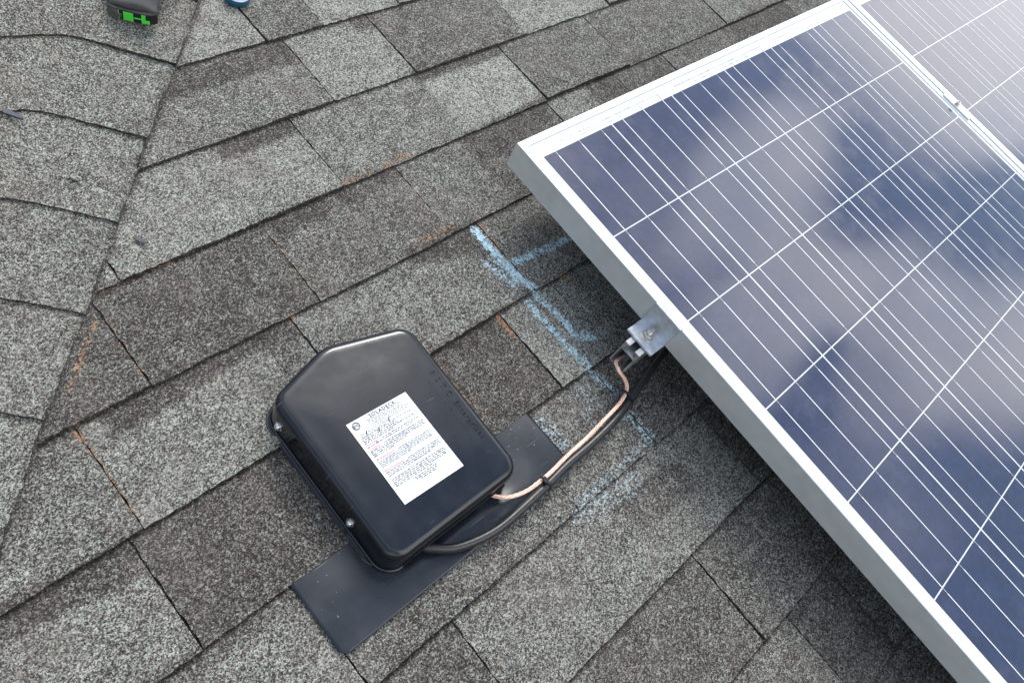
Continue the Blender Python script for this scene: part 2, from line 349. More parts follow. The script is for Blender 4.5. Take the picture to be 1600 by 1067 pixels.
RUST = [([(-.2158, .1572), (-.165, .157)], 0.0058, 0.69), ([(-.139, .1558), (-.0921, .160)], 0.0065, 0.74), ([(-.0675, .0134), (-.073, -.07)], 0.0043, 0.87),
        ([(-.0715, -.128), (-.076, -.150)], 0.0072, 0.69), ([(-.012, -.134), (-.006, -.150)], 0.0086, 0.74), ([(-.152, -.134), (-.1535, -.172)], 0.0058, 0.87), ([(-.357, .1316), (-.355, .05)], 0.0043, 0.57),
        ([(-.690, .0064), (-.686, -.0261)], 0.0050, 0.87), ([(-.686, -.03), (-.687, -.115)], 0.0036, 0.69), ([(-.603, .118), (-.643, .080), (-.675, .047)], 0.0050, 0.58), ([(-.399, .0107), (-.41, .004)], 0.0050, 0.69),
        ([(-.290, -.125), (-.268, -.2416)], 0.0130, 0.39), ([(-.153, .178), (-.15, .17)], 0.0058, 0.55), ([(-.595, .12), (-.596, .03)], 0.0036, 0.55), ([(-.6, -.01), (-.45, -.03)], 0.0216, 0.28), ([(-.088, -.15), (-.075, -.19)], 0.0094, 0.55),
        ([(-.19, .02), (-.10, .018)], 0.0072, 0.55), ([(-.13, .14), (-.128, .05)], 0.0029, 0.55), ([(-.60, .15), (-.45, .152)], 0.0058, 0.51), ([(-.53, -.03), (-.5, -.06)], 0.0216, 0.30), ([(-.58, -.28), (-.52, -.285)], 0.0058, 0.46),
        ([(-.35, -.37), (-.30, -.40)], 0.0216, 0.23), ([(.02, .3), (.02, .297)], 0.0058, 0.37), ([(.036, .37), (.036, .312)], 0.0043, 0.46)]
CHALK = [([(-.082, -.001), (-.083, -.036), (-.082, -.089), (-.072, -.127)], .0100, 1.05), ([(-.066, -.078), (-.006, -.083), (.044, -.088)], .0095, .82),
         ([(-.074, -.138), (-.068, -.18), (-.068, -.224), (-.046, -.239)], .0085, .90), ([(-.094, -.14), (-.094, -.177), (-.094, -.221), (-.088, -.270)], .0085, .86),
         ([(-.090, -.276), (-.079, -.322)], .010, .68), ([(-.088, -.352), (-.085, -.384), (-.086, -.405)], .013, .60), ([(-.086, -.407), (-.134, -.410), (-.172, -.411), (-.244, -.410)], .010, .48),
         ([(-.107, -.056), (-.098, -.106)], .010, .68), ([(-.207, -.298), (-.203, -.335)], .016, .50), 
         ([(.026, -.548), (.028, -.552)], .009, .55), ([(.036, -.827), (.036, -.83)], .007, .5), ([(-.12, -.30), (-.14, -.34)], .03, .36), ([(-.25, -.42), (-.15, -.44)], .025, .42)]
def soft_poly(X, Y, poly, soft=.006):
    a = sum(poly[i][0] * poly[(i + 1) % len(poly)][1] - poly[(i + 1) % len(poly)][0] * poly[i][1] for i in range(len(poly)))
    if a < 0: poly = poly[::-1]
    dmin = np.full(X.shape, 9.)
    for i in range(len(poly)):
        (x0, y0), (x1, y1) = poly[i], poly[(i + 1) % len(poly)]; l = math.hypot(x1 - x0, y1 - y0)
        dmin = np.minimum(dmin, ((x1 - x0) * (Y - y0) - (y1 - y0) * (X - x0)) / l)
    t = np.clip((dmin + soft) / (2 * soft), 0, 1); return t * t * (3 - 2 * t)
def soft_line(X, Y, pts, r):
    dm = np.full(X.shape, 9.)
    for (x0, y0), (x1, y1) in zip(pts, pts[1:]):
        dx, dy = x1 - x0, y1 - y0; t = np.clip(((X - x0) * dx + (Y - y0) * dy) / (dx * dx + dy * dy), 0, 1)
        dm = np.minimum(dm, np.hypot(X - x0 - t * dx, Y - y0 - t * dy))
    t = np.clip((r * 1.5 - dm) / (r * 1.2), 0, 1); return t * t * (3 - 2 * t)
def wav(x, seed):                                       # slow irregular wave for hand-laid edges
    return sum(math.sin(x * f + seed * (1.7 + i)) / (i + 1) for i, f in enumerate((9.0, 23.0, 61.0, 140.0))) / 2

class Sheet:
    def __init__(s): s.v = []; s.f = []; s.mi = []; s.t = []; s.r = []; s.c = []; s.n = 0
    def grid(s, XYZ, tone, rust, chalk, mi=0):
        ny, nx = tone.shape; b0 = s.n
        s.v.append(XYZ.reshape(-1, 3)); s.t.append(tone.ravel()); s.r.append(rust.ravel()); s.c.append(chalk.ravel()); s.n += nx * ny
        idx = b0 + np.arange(nx * ny).reshape(ny, nx)
        q = np.stack([idx[:-1, :-1], idx[:-1, 1:], idx[1:, 1:], idx[1:, :-1]], -1).reshape(-1, 4)
        s.f.append(q); s.mi.append(np.full(len(q), mi)); return idx
    def wall(s, top, low, mi=1):                       # strip of faces from a row of points down to another
        k = len(top); z = np.zeros((2, k)); s.grid(np.stack([low, top]), z, z, z, mi)
    def make(s, name, mats, parent):
        V = np.concatenate(s.v); F = np.concatenate(s.f); me = bpy.data.meshes.new(name)
        me.from_pydata(V.tolist(), [], F.tolist()); me.polygons.foreach_set('material_index', np.concatenate(s.mi).astype(np.int32))
        for nm, arr in (('tone', s.t), ('rust', s.r), ('chalk', s.c)):
            a = me.attributes.new(nm, 'FLOAT', 'POINT'); a.data.foreach_set('value', np.concatenate(arr).astype(np.float32))
        for mt in mats: me.materials.append(mt)
        o = bpy.data.objects.new(name, me); COL.objects.link(o); o.parent = parent; me.update(); return o

roof = thing('shingle_roof', 'dark grey laminated asphalt shingle roof with valley under the panels', 'roof', (0, 0, 0))
main = Sheet()
def paint(X, Y, base):
    tone = np.full(X.shape, base) if np.isscalar(base) else base.copy()
    for poly, t in PATCH:
        w = soft_poly(X, Y, poly); tone = tone * (1 - w) + t * w
    rust = np.zeros(X.shape); chalk = np.zeros(X.shape)
    dcut = (X - C0[0]) * VN[0] + (Y - C0[1]) * VN[1]
    edge = np.clip(1 + (dcut + .001) / .007, 0, 1); tone = tone * (1 - .6 * edge)
    for pts, r, w in RUST: rust = np.maximum(rust, soft_line(X, Y, pts, r) * w)
    for pts, r, w in CHALK: chalk = np.maximum(chalk, soft_line(X, Y, pts, r) * w)
    return tone, rust, chalk
for k in range(-6, 19):
    yb, yt = BUTT[k], BUTT[k] + EXPO + 0.012
    traced = k in JOINTS
    js = list(JOINTS.get(k, [])); tn = list(TONES.get(k, []))
    xl_min = cut_x(yb)
    if not js:
        js = [(xl_min + random.uniform(.08, .25), 1)]; tn = [random.uniform(.3, .65)]
        if 0 <= k: tn.append(random.uniform(.35, .6))
        else: tn.append(random.uniform(.3, .7))
    while js[-1][0] < 3.2: js.append((js[-1][0] + random.choice((.11, .16, .2, .24, .28)), random.choice((1, 1, .9, .6))))
    while len(tn) < len(js) + 1: tn.append(random.choice((.28, .4, .45, .55, .66)))
    high = k % 2
    for i in range(len(js)):
        x0 = -9 if i == 0 else js[i - 1][0] + 0.0012 * js[i - 1][1]
        x1 = js[i][0] - 0.0012 * js[i][1]
        if x1 < cut_x(yb) + .004: continue
        high = not high
        zb = (0.0080 if high else 0.0058) + random.uniform(-.0006, .0006); dy = random.uniform(-.0016, .0016)
        near = x0 < 2.0 and yb > -1.2 and yb < .62 and (x0 < .25 or yb > -.02)
        ny = 26 if near else 4
        w = x1 - max(x0, xl_min); nx = max(3, int(w / .006)) if near else 4
        yy = np.linspace(0, 1, ny)[:, None]; xx = np.linspace(0, 1, nx)[None, :]
        Y = yb + dy + (yt - yb - dy) * yy + 0 * xx
        XL = np.maximum(cut_x(Y), x0) if i == 0 or x0 < cut_x(yt) else np.full(Y.shape, x0)
        XR = np.full(Y.shape, x1)
        if x1 < cut_x(yt): XR = np.maximum(XR, XL + .0005)
        X = XL + (XR - XL) * xx
        jag = np.vectorize(lambda x: .0014 * wav(x, k) + .0007 * math.sin(x * 700 + 3 * math.sin(x * 310)))(X[0])
        Y = Y + (1 - yy) ** 6 * jag[None, :]
        if i > 0: X = X + (1 - xx) ** 8 * np.vectorize(lambda y: .0008 * math.sin(y * 260 + i) + .0005 * math.sin(y * 900))(Y)
        else: X = X + (1 - xx) ** 8 * np.vectorize(lambda y: .0016 * math.sin(y * 70 + k) + .0008 * math.sin(y * 610))(Y)
        u = np.clip((Y - yb) / EXPO, 0, 1.1)
        Z = zb + (0.0018 - zb) * u + .0005 * np.sin(X * 31 + k) * (1 - u)
        Z = Z - .0012 * np.clip(1 - (Y - yb) / .003, 0, 1) ** 2                      # rounded lower edge
        base = tn[i]
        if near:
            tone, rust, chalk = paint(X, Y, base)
            # shadow line under the course above painted into the tone, with rusty grit
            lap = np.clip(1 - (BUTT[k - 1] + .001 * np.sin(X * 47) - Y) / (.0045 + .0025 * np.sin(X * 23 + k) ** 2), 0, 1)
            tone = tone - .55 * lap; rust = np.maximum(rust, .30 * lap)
        else: tone = np.full(X.shape, base); rust = chalk = np.zeros(X.shape)
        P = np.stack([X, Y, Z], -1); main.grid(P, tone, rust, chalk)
        def dropz(row): r = row.copy(); r[:, 2] = -0.001; return r
        main.wall(P[0], dropz(P[0])); main.wall(P[::-1, 0], dropz(P[::-1, 0])); main.wall(P[:, -1], dropz(P[:, -1]))
# felt and asphalt showing in the open joints
yb0, yt0 = BUTT[18], BUTT[-6] + EXPO
z4 = np.zeros((2, 2)); main.grid(np.array([[(cut_x(yb0), yb0, -.0005), (3.4, yb0, -.0005)], [(cut_x(yt0), yt0, -.0005), (3.4, yt0, -.0005)]]), z4, z4, z4, 1)
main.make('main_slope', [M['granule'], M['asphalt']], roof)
# the neighbouring slope, its courses woven across the valley
left = Sheet()
SK = [.205 + .1465 * i for i in range(12, 0, -1)] + [.205, .057, -.091, -.232, -.372] + [-.372 - .1430 * i for i in range(1, 18)]
def gd(d):
    pts_d = (-.05, .06, .1, .13, .15, .167, .2, 3.0); pts_g = (0, 0, -.005, -.014, -.027, -.044, -.082, -3.1)
    return np.interp(d, pts_d, pts_g)
ds = np.concatenate([np.linspace(-.03, .30, 56), np.linspace(.34, 1.6, 10)])
for k in range(len(SK) - 1):
    s_hi, s_lo = SK[k], SK[k + 1]
    vis = -.7 < s_lo < .5
    ny = 24 if vis else 5
    t = np.linspace(0, 1, ny)[:, None]; D = np.repeat(ds[None, :], ny, 0)
    jag = np.array([.0010 * wav(x, k + 20) + .0005 * math.sin(x * 800) for x in ds])[None, :]
    S = s_lo + (s_hi + .012 - s_lo) * t + gd(D) + jag * (1 - t) ** 6
    X = C0[0] + S * VT[0] + D * VN[0]; Y = C0[1] + S * VT[1] + D * VN[1]
    Z = zs(D) - .0065 + .0050 * (1 - t) + .0008 * np.sin(D * 22 + k * 1.3)
    nb = 0.56 + .03 * math.sin(k * 2.1)
    P = np.stack([X, Y, Z], -1); zz = np.zeros(X.shape)
    rust = zz.copy()
    left.grid(P, np.full(X.shape, nb), rust, zz)
    low = P[0].copy(); low[:, 2] -= .006; left.wall(P[0], low)
left.make('valley_slope', [M['granule'], M['asphalt']], roof)

# dark strip added for the shadow line, with bare asphalt, along the trimmed edge
V = []; F = []
for i, sv in enumerate(np.arange(-1.6, 1.4, .004)):
    w0 = -.0012; w1 = .0030 + .0010 * math.sin(sv * 61) + .0007 * math.sin(sv * 233 + 3 * math.sin(sv * 40)) + .0005 * math.sin(sv * 871)
    if math.sin(sv * 14 + .5) > .55: w1 += .002
    for dd, z in ((w0, .0012), (w0 * .2 + w1 * .5, .0020), (w1, -.0015), (w1 + .001, -.008)):
        p = C0 + sv * VT + dd * VN; V.append((p[0], p[1], z + .0004 * math.sin(sv * 500 + dd * 900)))
    if i:
        for q in range(3): a = (i - 1) * 4 + q; F.append((a, a + 4, a + 5, a + 1))
obj('valley_shadow_strip', (V, F), M['asphalt'], roof, True)

# ------------------------------------------------------------------ solar panels
PX, PY, PW, PH = 0.1585, 0.158, 0.9905, 1.66
FX0, FY1, ZT, ZB = -0.0215, 0.036, 0.132, 0.086
def build_panel(label):
    t = thing('solar_panel', label, 'solar panel', (FX0, FY1, ZB), 'solar panels bolted side by side on the roof')
    x0, x1, y1, y0 = FX0, FX0 + PW, FY1, FY1 - PH; lip = .0115
    def member(poly, axis, a, b_, horiz):
        pass
    # frame: an L-shaped extrusion mitred round four sides, glass seated inside
    bm = bmesh.new()
    def ring(ins, z): return [bm.verts.new((x0 + ins, y0 + ins, z)), bm.verts.new((x1 - ins, y0 + ins, z)), bm.verts.new((x1 - ins, y1 - ins, z)), bm.verts.new((x0 + ins, y1 - ins, z))]
    rs = [ring(0.028, ZB + .0015), ring(0.028, ZB), ring(0.0, ZB), ring(0, ZT - .0008), ring(.0008, ZT), ring(lip - .0008, ZT), ring(lip, ZT - .0006), ring(lip, ZT - .006), ring(.002, ZT - .006), ring(.002, ZB + .0015)]
    for a, b_ in zip(rs, rs[1:] + rs[:1]):
        for i in range(4): bm.faces.new((a[i], a[(i + 1) % 4], b_[(i + 1) % 4], b_[i]))
    bmesh.ops.recalc_face_normals(bm, faces=bm.faces)
    obj('frame', bm, M['alu'], t)
    zg = ZT - .0022
    bm = bmesh.new(); box(bm, x0 + lip - .001, x1 - lip + .001, y0 + lip - .001, y1 - lip + .001, zg - .0035, zg); obj('backsheet', bm, M['back'], t)
    V = []; F = []; bV = []; bF = []; z1 = zg + .0003; z2 = zg + .0006
    def rect(VV, FF, a, b_, c, d, z):
        n = len(VV); VV += [(a, c, z), (b_, c, z), (b_, d, z), (a, d, z)]; FF.append((n, n + 1, n + 2, n + 3))
    for i in range(6):
        for j in range(10):
            cx0, cx1 = i * PX + .0015, (i + 1) * PX - .0015; cy1, cy0 = -j * PY - .001, -(j + 1) * PY + .001
            rect(V, F, cx0, cx1, cy0, cy1, z1)
            for q in (.0265, .0790, .1315):
                bx = i * PX + q
                a, b_ = (cy0 - .0005, cy1 - .0085) if i % 2 == 0 else (cy0 + .0085, cy1 + .0005)
                rect(bV, bF, bx - .00075, bx + .00075, a, b_, z2)
                # thin tail of the ribbon where it dives under the next cell
                a2, b2 = (cy1 - .0085, cy1) if i % 2 == 0 else (cy0, cy0 + .0085)
                rect(bV, bF, bx - .0003, bx + .0003, a2, b2, z2)
    obj('cell_grid', (V, F), M['cell'], t); obj('ribbons', (bV, bF), M['bus'], t)
    V = []; F = []
    for i in (0, 2, 4):      # collecting ribbons in the white margin
        a, b_ = i * PX + .02, (i + 2) * PX - .02
        rect(V, F, a, b_, .0105, .0135, z1); rect(V, F, a + .05, b_ - .05, .0040, .0060, z1)
    for i in range(6):
        for q in (.0265, .0790, .1315):
            if i % 2: rect(V, F, i * PX + q - .0007, i * PX + q + .0007, -.001, .0105, z2)
    obj('string_ribbon', (V, F), M['pale_ribbon'], t)
    return t
M['pale_ribbon'] = plain('pale_tinned_ribbon', (0.46, 0.47, 0.48), 0.3, metal=0.3, var=0.05)
p1 = build_panel('blue solar panel with white cell lines, its corner above the black box')
p2 = p1.copy(); COL.objects.link(p2); TOP.append(p2)
for ch in list(p1.children):
    c = ch.copy(); COL.objects.link(c); c.parent = p2
p2.location = p1.location + Vector((0.9965, 0, 0))
p2['label'] = 'paler cloud-reflecting solar panel beyond the mid clamp, cut off by the frame'

# rail, clamps
RX = -0.0703
rail = thing('mounting_rail', 'open end of grey aluminium rail under the panel, with wires coming out', 'rail', (RX, -0.297, 0.0335))
prof = [(-.0142, .0), (-.0142, .0525), (-.0056, .0525), (-.0056, .0490), (-.0108, .0490), (-.0108, .0385), (.0108, .0385), (.0108, .0490), (.0056, .0490), (.0056, .0525), (.0142, .0525), (.0142, .0),
        (.0042, .0), (.0042, .0075), (.0062, .0075), (.0062, .0022), (.0120, .0022), (.0120, .0360), (-.0120, .0360), (-.0120, .0022), (-.0062, .0022), (-.0062, .0075), (-.0042, .0075), (-.0042, .0)]
bm = bmesh.new(); prism(bm, [(-.297 + u, .0335 + v) for u, v in prof], 'x', RX, 2.3); obj('channel', bm, M['rail'], rail)
for fx in (.32, 1.5):
    bm = bmesh.new(); box(bm, fx, fx + .05, -.345, -.3122, .006, .012, .001); box(bm, fx, fx + .05, -.318, -.3122, .012, .07, .001); obj('roof_foot', bm, M['mill'], rail)
# end clamp: foot plate, upright and the lip over the frame
ec = thing('end_clamp', 'shiny aluminium end clamp with bolt gripping the panel edge', 'clamp', (-0.04, -0.296, 0.086))
bm = bmesh.new()
prism(bm, [(-.0570, .0862), (-.0218, .0862), (-.0218, .1324), (-.0145, .1324), (-.0145, .1348), (-.0262, .1348), (-.0262, .0905), (-.0570, .0905)], 'y', -.3205, -.2712, .0007)
obj('bracket', bm, M['mill'], ec, 30)
bc = (-.0385, -.2955)
bm = bmesh.new(); lathe(bm, [(.0096, 0), (.0096, .0010), (.0075, .0014)], (*bc, .0905), (0, 0, 1), 24); lathe(bm, [(.0040, .0), (.0040, .0155), (.0034, .0165)], (*bc, .0915), (0, 0, 1), 20)
for h in range(10): lathe(bm, [(.0040, 0), (.0044, .0005), (.0040, .001)], (*bc, .0985 + h * .0008), (0, 0, 1), 20)
obj('stud', bm, M['steel'], ec, 35)
bm = bmesh.new(); lathe(bm, [(.0066, 0), (.0076, .0007), (.0076, .0056), (.0066, .0064)], (*bc, .0919), (0, 0, 1), 6); obj('hex_nut', bm, M['steel'], ec)
mc = thing('mid_clamp', 'small bolted mid clamp bridging the gap between two panels', 'clamp', (0.972, -0.297, 0.132))
gx = .9717
bm = bmesh.new()
prism(bm, [(gx - .0095, .1323), (gx - .0024, .1323), (gx - .0024, .1270), (gx - .0016, .1270), (gx - .0016, .1334), (gx + .0016, .1334), (gx + .0016, .1270), (gx + .0024, .1270), (gx + .0024, .1323), (gx + .0095, .1323), (gx + .0095, .1352), (gx - .0095, .1352)], 'y', -.334, -.262, .0004)
obj('cap_plate', bm, M['alu'], mc)
bm = bmesh.new(); lathe(bm, [(.0072, 0), (.0072, .0012), (.0050, .0014), (.0050, .0060), (.0044, .0066), (.0026, .0066), (.0024, .0030)], (gx, -.294, .1352), (0, 0, 1), 20); obj('socket_bolt', bm, M['steel'], mc, 35)

# ------------------------------------------------------------------ junction box
jb = thing('junction_box', 'black metal rooftop junction box with white printed sticker on lid', 'junction box', (-0.41, -0.2, 0.006))
# lid outline, counter-clockwise from the lower left
LID = [(-.512, -.331), (-.308, -.331), (-.306, -.100), (-.330, -.0865), (-.424, -.0660), (-.512, -.0950)]
LID = [(-.5115, -.3325), (-.3075, -.3325), (-.3060, -.0960), (-.4190, -.0660), (-.5115, -.0930)]
loop = fillet(LID, [.024, .024, .026, .05, .026], 9)
def dens(lp, step=.012):
    out = []
    for i in range(len(lp)):
        a = np.array(lp[i]); b_ = np.array(lp[(i + 1) % len(lp)]); k = max(1, int(np.linalg.norm(b_ - a) / step))
        for q in range(k): out.append(tuple(a + (b_ - a) * q / k))
    return out
loop = dens(loop)
def zlow(x, y):                                         # the downslope wall is cut away for the wires
    if y < -.318 and -.482 < x < -.326:
        return .0275 + .0 * x
    return .0105
bm = bmesh.new(); ZL = .0605; rings = []
def addring(off, zf): rings.append([bm.verts.new((*p, zf(i) if callable(zf) else zf)) for i, p in enumerate(offset_loop(loop, off))])
def ring_scaled(f, z):
    c = (-.41, -.205); rings.append([bm.verts.new((c[0] + (p[0] - c[0]) * f, c[1] + (p[1] - c[1]) * f, z)) for p in loop])
ring_scaled(.25, ZL + .0016); ring_scaled(.45, ZL + .0015); ring_scaled(.62, ZL + .0011); ring_scaled(.70, ZL + .0003)
for off, z in ((-.016, ZL - .0004), (-.0105, ZL - .0005), (-.0078, ZL - .0009), (-.0050, ZL - .0021), (-.0026, ZL - .0040), (-.0008, ZL - .0066), (0, ZL - .0100)): addring(off, z)
addring(.0002, .030)
addring(.0004, lambda i: zlow(*loop[i]) + .003)
addring(.0014, lambda i: zlow(*loop[i]) + .0006)
fl = lambda i: .0030 if zlow(*loop[i]) < .02 else .0022
P0 = offset_loop(loop, 0); P1 = offset_loop(loop, .0055)
def flare(f, dz): rings.append([bm.verts.new((P0[i][0] + (P1[i][0] - P0[i][0]) * f * fl(i) / .0055, P0[i][1] + (P1[i][1] - P0[i][1]) * f * fl(i) / .0055, zlow(*loop[i]) + dz)) for i in range(len(loop))])
flare(1.0, 0.0002); flare(1.12, .0012); flare(1.15, -.0006)
addring(-.0018, lambda i: zlow(*loop[i]) - .0006); addring(-.0018, ZL - .006)
for a, b_ in zip(rings, rings[1:]):
    for i in range(len(loop)): bm.faces.new((a[i], a[(i + 1) % len(loop)], b_[(i + 1) % len(loop)], b_[i]))
bm.faces.new(rings[0]); bmesh.ops.recalc_face_normals(bm, faces=bm.faces)
lid = obj('lid', bm, M['black_metal'], jb, 40)
# base tray seen below the lid
bm = bmesh.new(); rings = []
base_loop = dens(fillet([(-.5125, -.318), (-.3085, -.318), (-.3085, -.098), (-.419, -.070), (-.5125, -.096)], .022, 7))
for off, z in ((.0062, .0058), (.0066, .0066), (.0058, .0074), (.0015, .0075), (-.004, .010), (-.0055, .020), (-.0055, .044), (-.0085, .044), (-.0085, .012)):
    rings.append([bm.verts.new((*p, z)) for p in offset_loop(base_loop, off)])
for a, b_ in zip(rings, rings[1:]):
    for i in range(len(base_loop)): bm.faces.new((a[i], a[(i + 1) % len(base_loop)], b_[(i + 1) % len(base_loop)], b_[i]))
bm.faces.new(rings[-1]); bmesh.ops.recalc_face_normals(bm, faces=bm.faces)
obj('base_tray', bm, M['black_metal'], jb, 40)
for y in (-.1175, -.2595):
    c = (-.5120, y, .030)
    bm = bmesh.new(); lathe(bm, [(.0062, 0), (.0062, .0010), (.0048, .0012), (.0048, .0020), (.0044, .0036), (.0030, .0048), (.0012, .0050), (.0012, .0042)], c, (-1, 0, .15), 20); obj('screw', bm, M['zinc'], jb, 30)
for x, y in ((-.463, -.3255), (-.348, -.3255)):
    bm = bmesh.new(); lathe(bm, [(.0085, 0), (.0105, .0015), (.0105, .005), (.0080, .0065), (.0065, .005), (.0065, 0)], (x, y, .0215), (0, -1, 0), 20, close=True); obj('cable_bushing', bm, M['tie'], jb, True)
# embossed lettering on the lid
def text_mesh(body, size, mx, extrude=0.0, spacing=1.0, align='LEFT', bold=0.0):
    cu = bpy.data.curves.new('lettering', 'FONT'); cu.body = body; cu.size = size; cu.extrude = extrude; cu.space_character = spacing; cu.align_x = align; cu.resolution_u = 3; cu.offset = bold
    to = bpy.data.objects.new('lettering', cu); COL.objects.link(to)
    dg = bpy.context.evaluated_depsgraph_get(); me = bpy.data.meshes.new_from_object(to.evaluated_get(dg))
    bpy.data.objects.remove(to); me.transform(mx); return me
def join_meshes(name, meshes, mt, parent, label=None):
    bm = bmesh.new()
    for me in meshes: bm.from_mesh(me); bpy.data.meshes.remove(me)
    return obj(name, bm, mt, parent)
def fit(me_fn, length, size):                           # lettering stretched to the measured length
    me = me_fn(1.0); xs = [v.co.x for v in me.vertices]; l = max(xs) - min(xs); bpy.data.meshes.remove(me); return length / l
rot = Matrix.Rotation(-math.pi / 2, 4, 'Z')
def emb(body, x, y, length, size):
    s = fit(lambda q: text_mesh(body, size, Matrix.Identity(4), spacing=1.25), length, size)
    return text_mesh(body, size, Matrix.Translation((x, y, ZL + .0001)) @ rot @ Matrix.Diagonal((s, 1, 1, 1)), .0005, 1.25)
join_meshes('embossed_lettering', [emb('R S T C  Enterprises', -.3275, -.166, .106, .0105), emb('Patent Pending', -.3415, -.174, .090, .0105)], M['black_metal'], lid)
# the printed sticker
TL, TR, BR, BL = [np.array(p) for p in ((-.4583, -.1675), (-.3718, -.1715), (-.3712, -.2868), (-.4598, -.2833))]
ZS = ZL + .0021
def S(a, b_, dz=0): p = TL * (1 - a) * (1 - b_) + TR * a * (1 - b_) + BR * a * b_ + BL * (1 - a) * b_; return (p[0], p[1], ZS + dz)
bm = bmesh.new()
def quad(bm, pts): 
    f = bm.faces.new([bm.verts.new(p) for p in pts])
    if f.normal.z < 0 or (f.normal_update() or f.normal.z) < 0: f.normal_flip()
top = [S(0, 0), S(0, 1), S(1, 1), S(1, 0)]
A = [bm.verts.new(p) for p in top]; B = [bm.verts.new((p[0], p[1], p[2] - .0016)) for p in top]; bm.faces.new(A)
for i in range(4): bm.faces.new((A[i], B[i], B[(i + 1) % 4], A[(i + 1) % 4]))
bmesh.ops.recalc_face_normals(bm, faces=bm.faces); st = obj('sticker', bm, M['paper'], lid)
ux = (TR - TL) / np.linalg.norm(TR - TL); W_, H_ = np.linalg.norm(TR - TL), np.linalg.norm(BL - TL); ang = math.atan2(ux[1], ux[0])
def lab_text(body, a, b_, size, sp=1.0, align='LEFT', bold=0.0):
    return text_mesh(body, size, Matrix.Translation(S(a, b_, .0002)) @ Matrix.Rotation(ang, 4, 'Z'), 0, sp, align, bold)
join_meshes('heading', [lab_text('SOLADECK', .56, .054, .0066, 1.2, 'CENTER', .00022)], M['ink'], st)
join_meshes('warning_words', [lab_text('Warning!', .045, .305, .0046, 1.0, 'LEFT', .00002), lab_text('Caution', .045, .360, .0050, 1.0, 'LEFT', .00002), lab_text('Attention!', .045, .490, .0064, 1.0, 'LEFT', .00002), lab_text('Avertissement', .045, .625, .0046, 1.0, 'LEFT', .00002)], M['red_ink'], st)
bm = bmesh.new(); c = S(.105, .062, .0002)
lathe(bm, [(.0044, 0), (.0051, 0), (.0051, .0002), (.0044, .0002)], c, (0, 0, 1), 32, close=True); lathe(bm, [(.0035, 0), (.0039, 0), (.0039, .0002), (.0035, .0002)], c, (0, 0, 1), 32, close=True)
me = text_mesh('ETL', .0046, Matrix.Translation((c[0], c[1] - .0016, c[2])) @ Matrix.Rotation(ang, 4, 'Z'), 0, .9, 'CENTER', .0002); bm.from_mesh(me)
obj('approval_mark', bm, M['ink'], st)
rr = random.Random(3)
def words(bm, a0, a1, b_, h=.0015):
    a = a0
    while a < a1:
        w = rr.uniform(.018, .06); e = min(a + w, a1); hb = h / H_ * rr.uniform(.8, 1.1)
        # letters as short upright strokes along the word
        q = a
        while q < e - .004:
            k = rr.uniform(.006, .009); quad(bm, [S(q, b_ - hb * rr.uniform(.8, 1.25), .0002), S(q, b_, .0002), S(q + k, b_, .0002), S(q + k, b_ - hb, .0002)]); q += k + .0028
        a = e + .012
bm = bmesh.new()
lines = [(.235, .05, .62), (.255, .05, .9), (.275, .05, .55), (.305, .31, .93), (.325, .05, .80), (.360, .29, .95), (.380, .05, .93), (.400, .05, .95), (.420, .05, .62), (.440, .05, .40),
         (.490, .40, .95), (.510, .05, .95), (.530, .05, .90), (.550, .05, .93), (.570, .05, .55), (.625, .42, .95), (.645, .05, .94), (.665, .05, .96), (.685, .05, .80),
         (.730, .05, .93), (.750, .05, .95), (.770, .05, .92), (.790, .05, .94), (.810, .05, .66), (.835, .30, .72), (.855, .34, .70), (.875, .40, .66)]
for b_, a0, a1 in lines: words(bm, a0, a1, b_)
obj('small_print', bm, M['fine_ink'], st)
bm = bmesh.new()
for b_, a0, a1 in ((.072, .25, .86), (.092, .28, .80), (.112, .30, .86), (.132, .28, .92), (.155, .30, .88), (.178, .08, .60), (.200, .08, .90), (.215, .06, .6)): words(bm, a0, a1, b_, .0014)
obj('faint_print', bm, M['pale_ink'], st)
bm = bmesh.new()
def pen(a, b_, da, db):
    p, q = np.array(S(a - da, b_ - db, .0003)), np.array(S(a + da, b_ + db, .0003)); n = np.array((-(q - p)[1], (q - p)[0], 0)); n = n / np.linalg.norm(n) * .0008
    quad(bm, [p - n, q - n * .7, q + n, p + n * .6])
for a, b_ in ((.17, .172), (.346, .206), (.548, .168)): pen(a, b_, -.016, .021)
obj('pen_mark', bm, M['pen'], st)

# flashing sheet the box is fixed to
def zroof(y): k = min(BUTT, key=lambda q: abs(BUTT[q] - (y + .001)) if BUTT[q] <= y else 9); return .0092 + (.0018 - .0092) * (y - BUTT[k]) / EXPO
fl_out = fillet([(-.5995, -.3725), (-.2180, -.3725), (-.2180, -.2680), (-.5995, -.2680)], [.010, .010, .002, .002], 5)
V = []; F = []; nx, ny = 96, 30
def dent(x, y):
    g = lambda cx, cy, sx, sy, h: h * math.exp(-((x - cx) / sx) ** 2 - ((y - cy) / sy) ** 2)
    return g(-.335, -.352, .022, .012, .0035) + g(-.41, -.345, .06, .012, .0022) - g(-.30, -.365, .02, .008, .001) + .0006 * math.sin(x * 37) * math.cos(y * 51)
for j in range(ny):
    for i in range(nx):
        x = -.5995 + .3815 * i / (nx - 1); y = -.3725 + .1045 * j / (ny - 1)
        r = .010                                         # round the two lower corners
        if y < -.3725 + r:
            ins = r - math.sqrt(max(0, r * r - (-.3725 + r - y) ** 2)); x = min(max(x, -.5995 + ins), -.2180 - ins)
        V.append((x, y, .0100 - .0055 * (y + .3725) / .1045 + dent(x, y)))
for j in range(ny - 1):
    for i in range(nx - 1): a = j * nx + i; F.append((a, a + 1, a + nx + 1, a + nx))
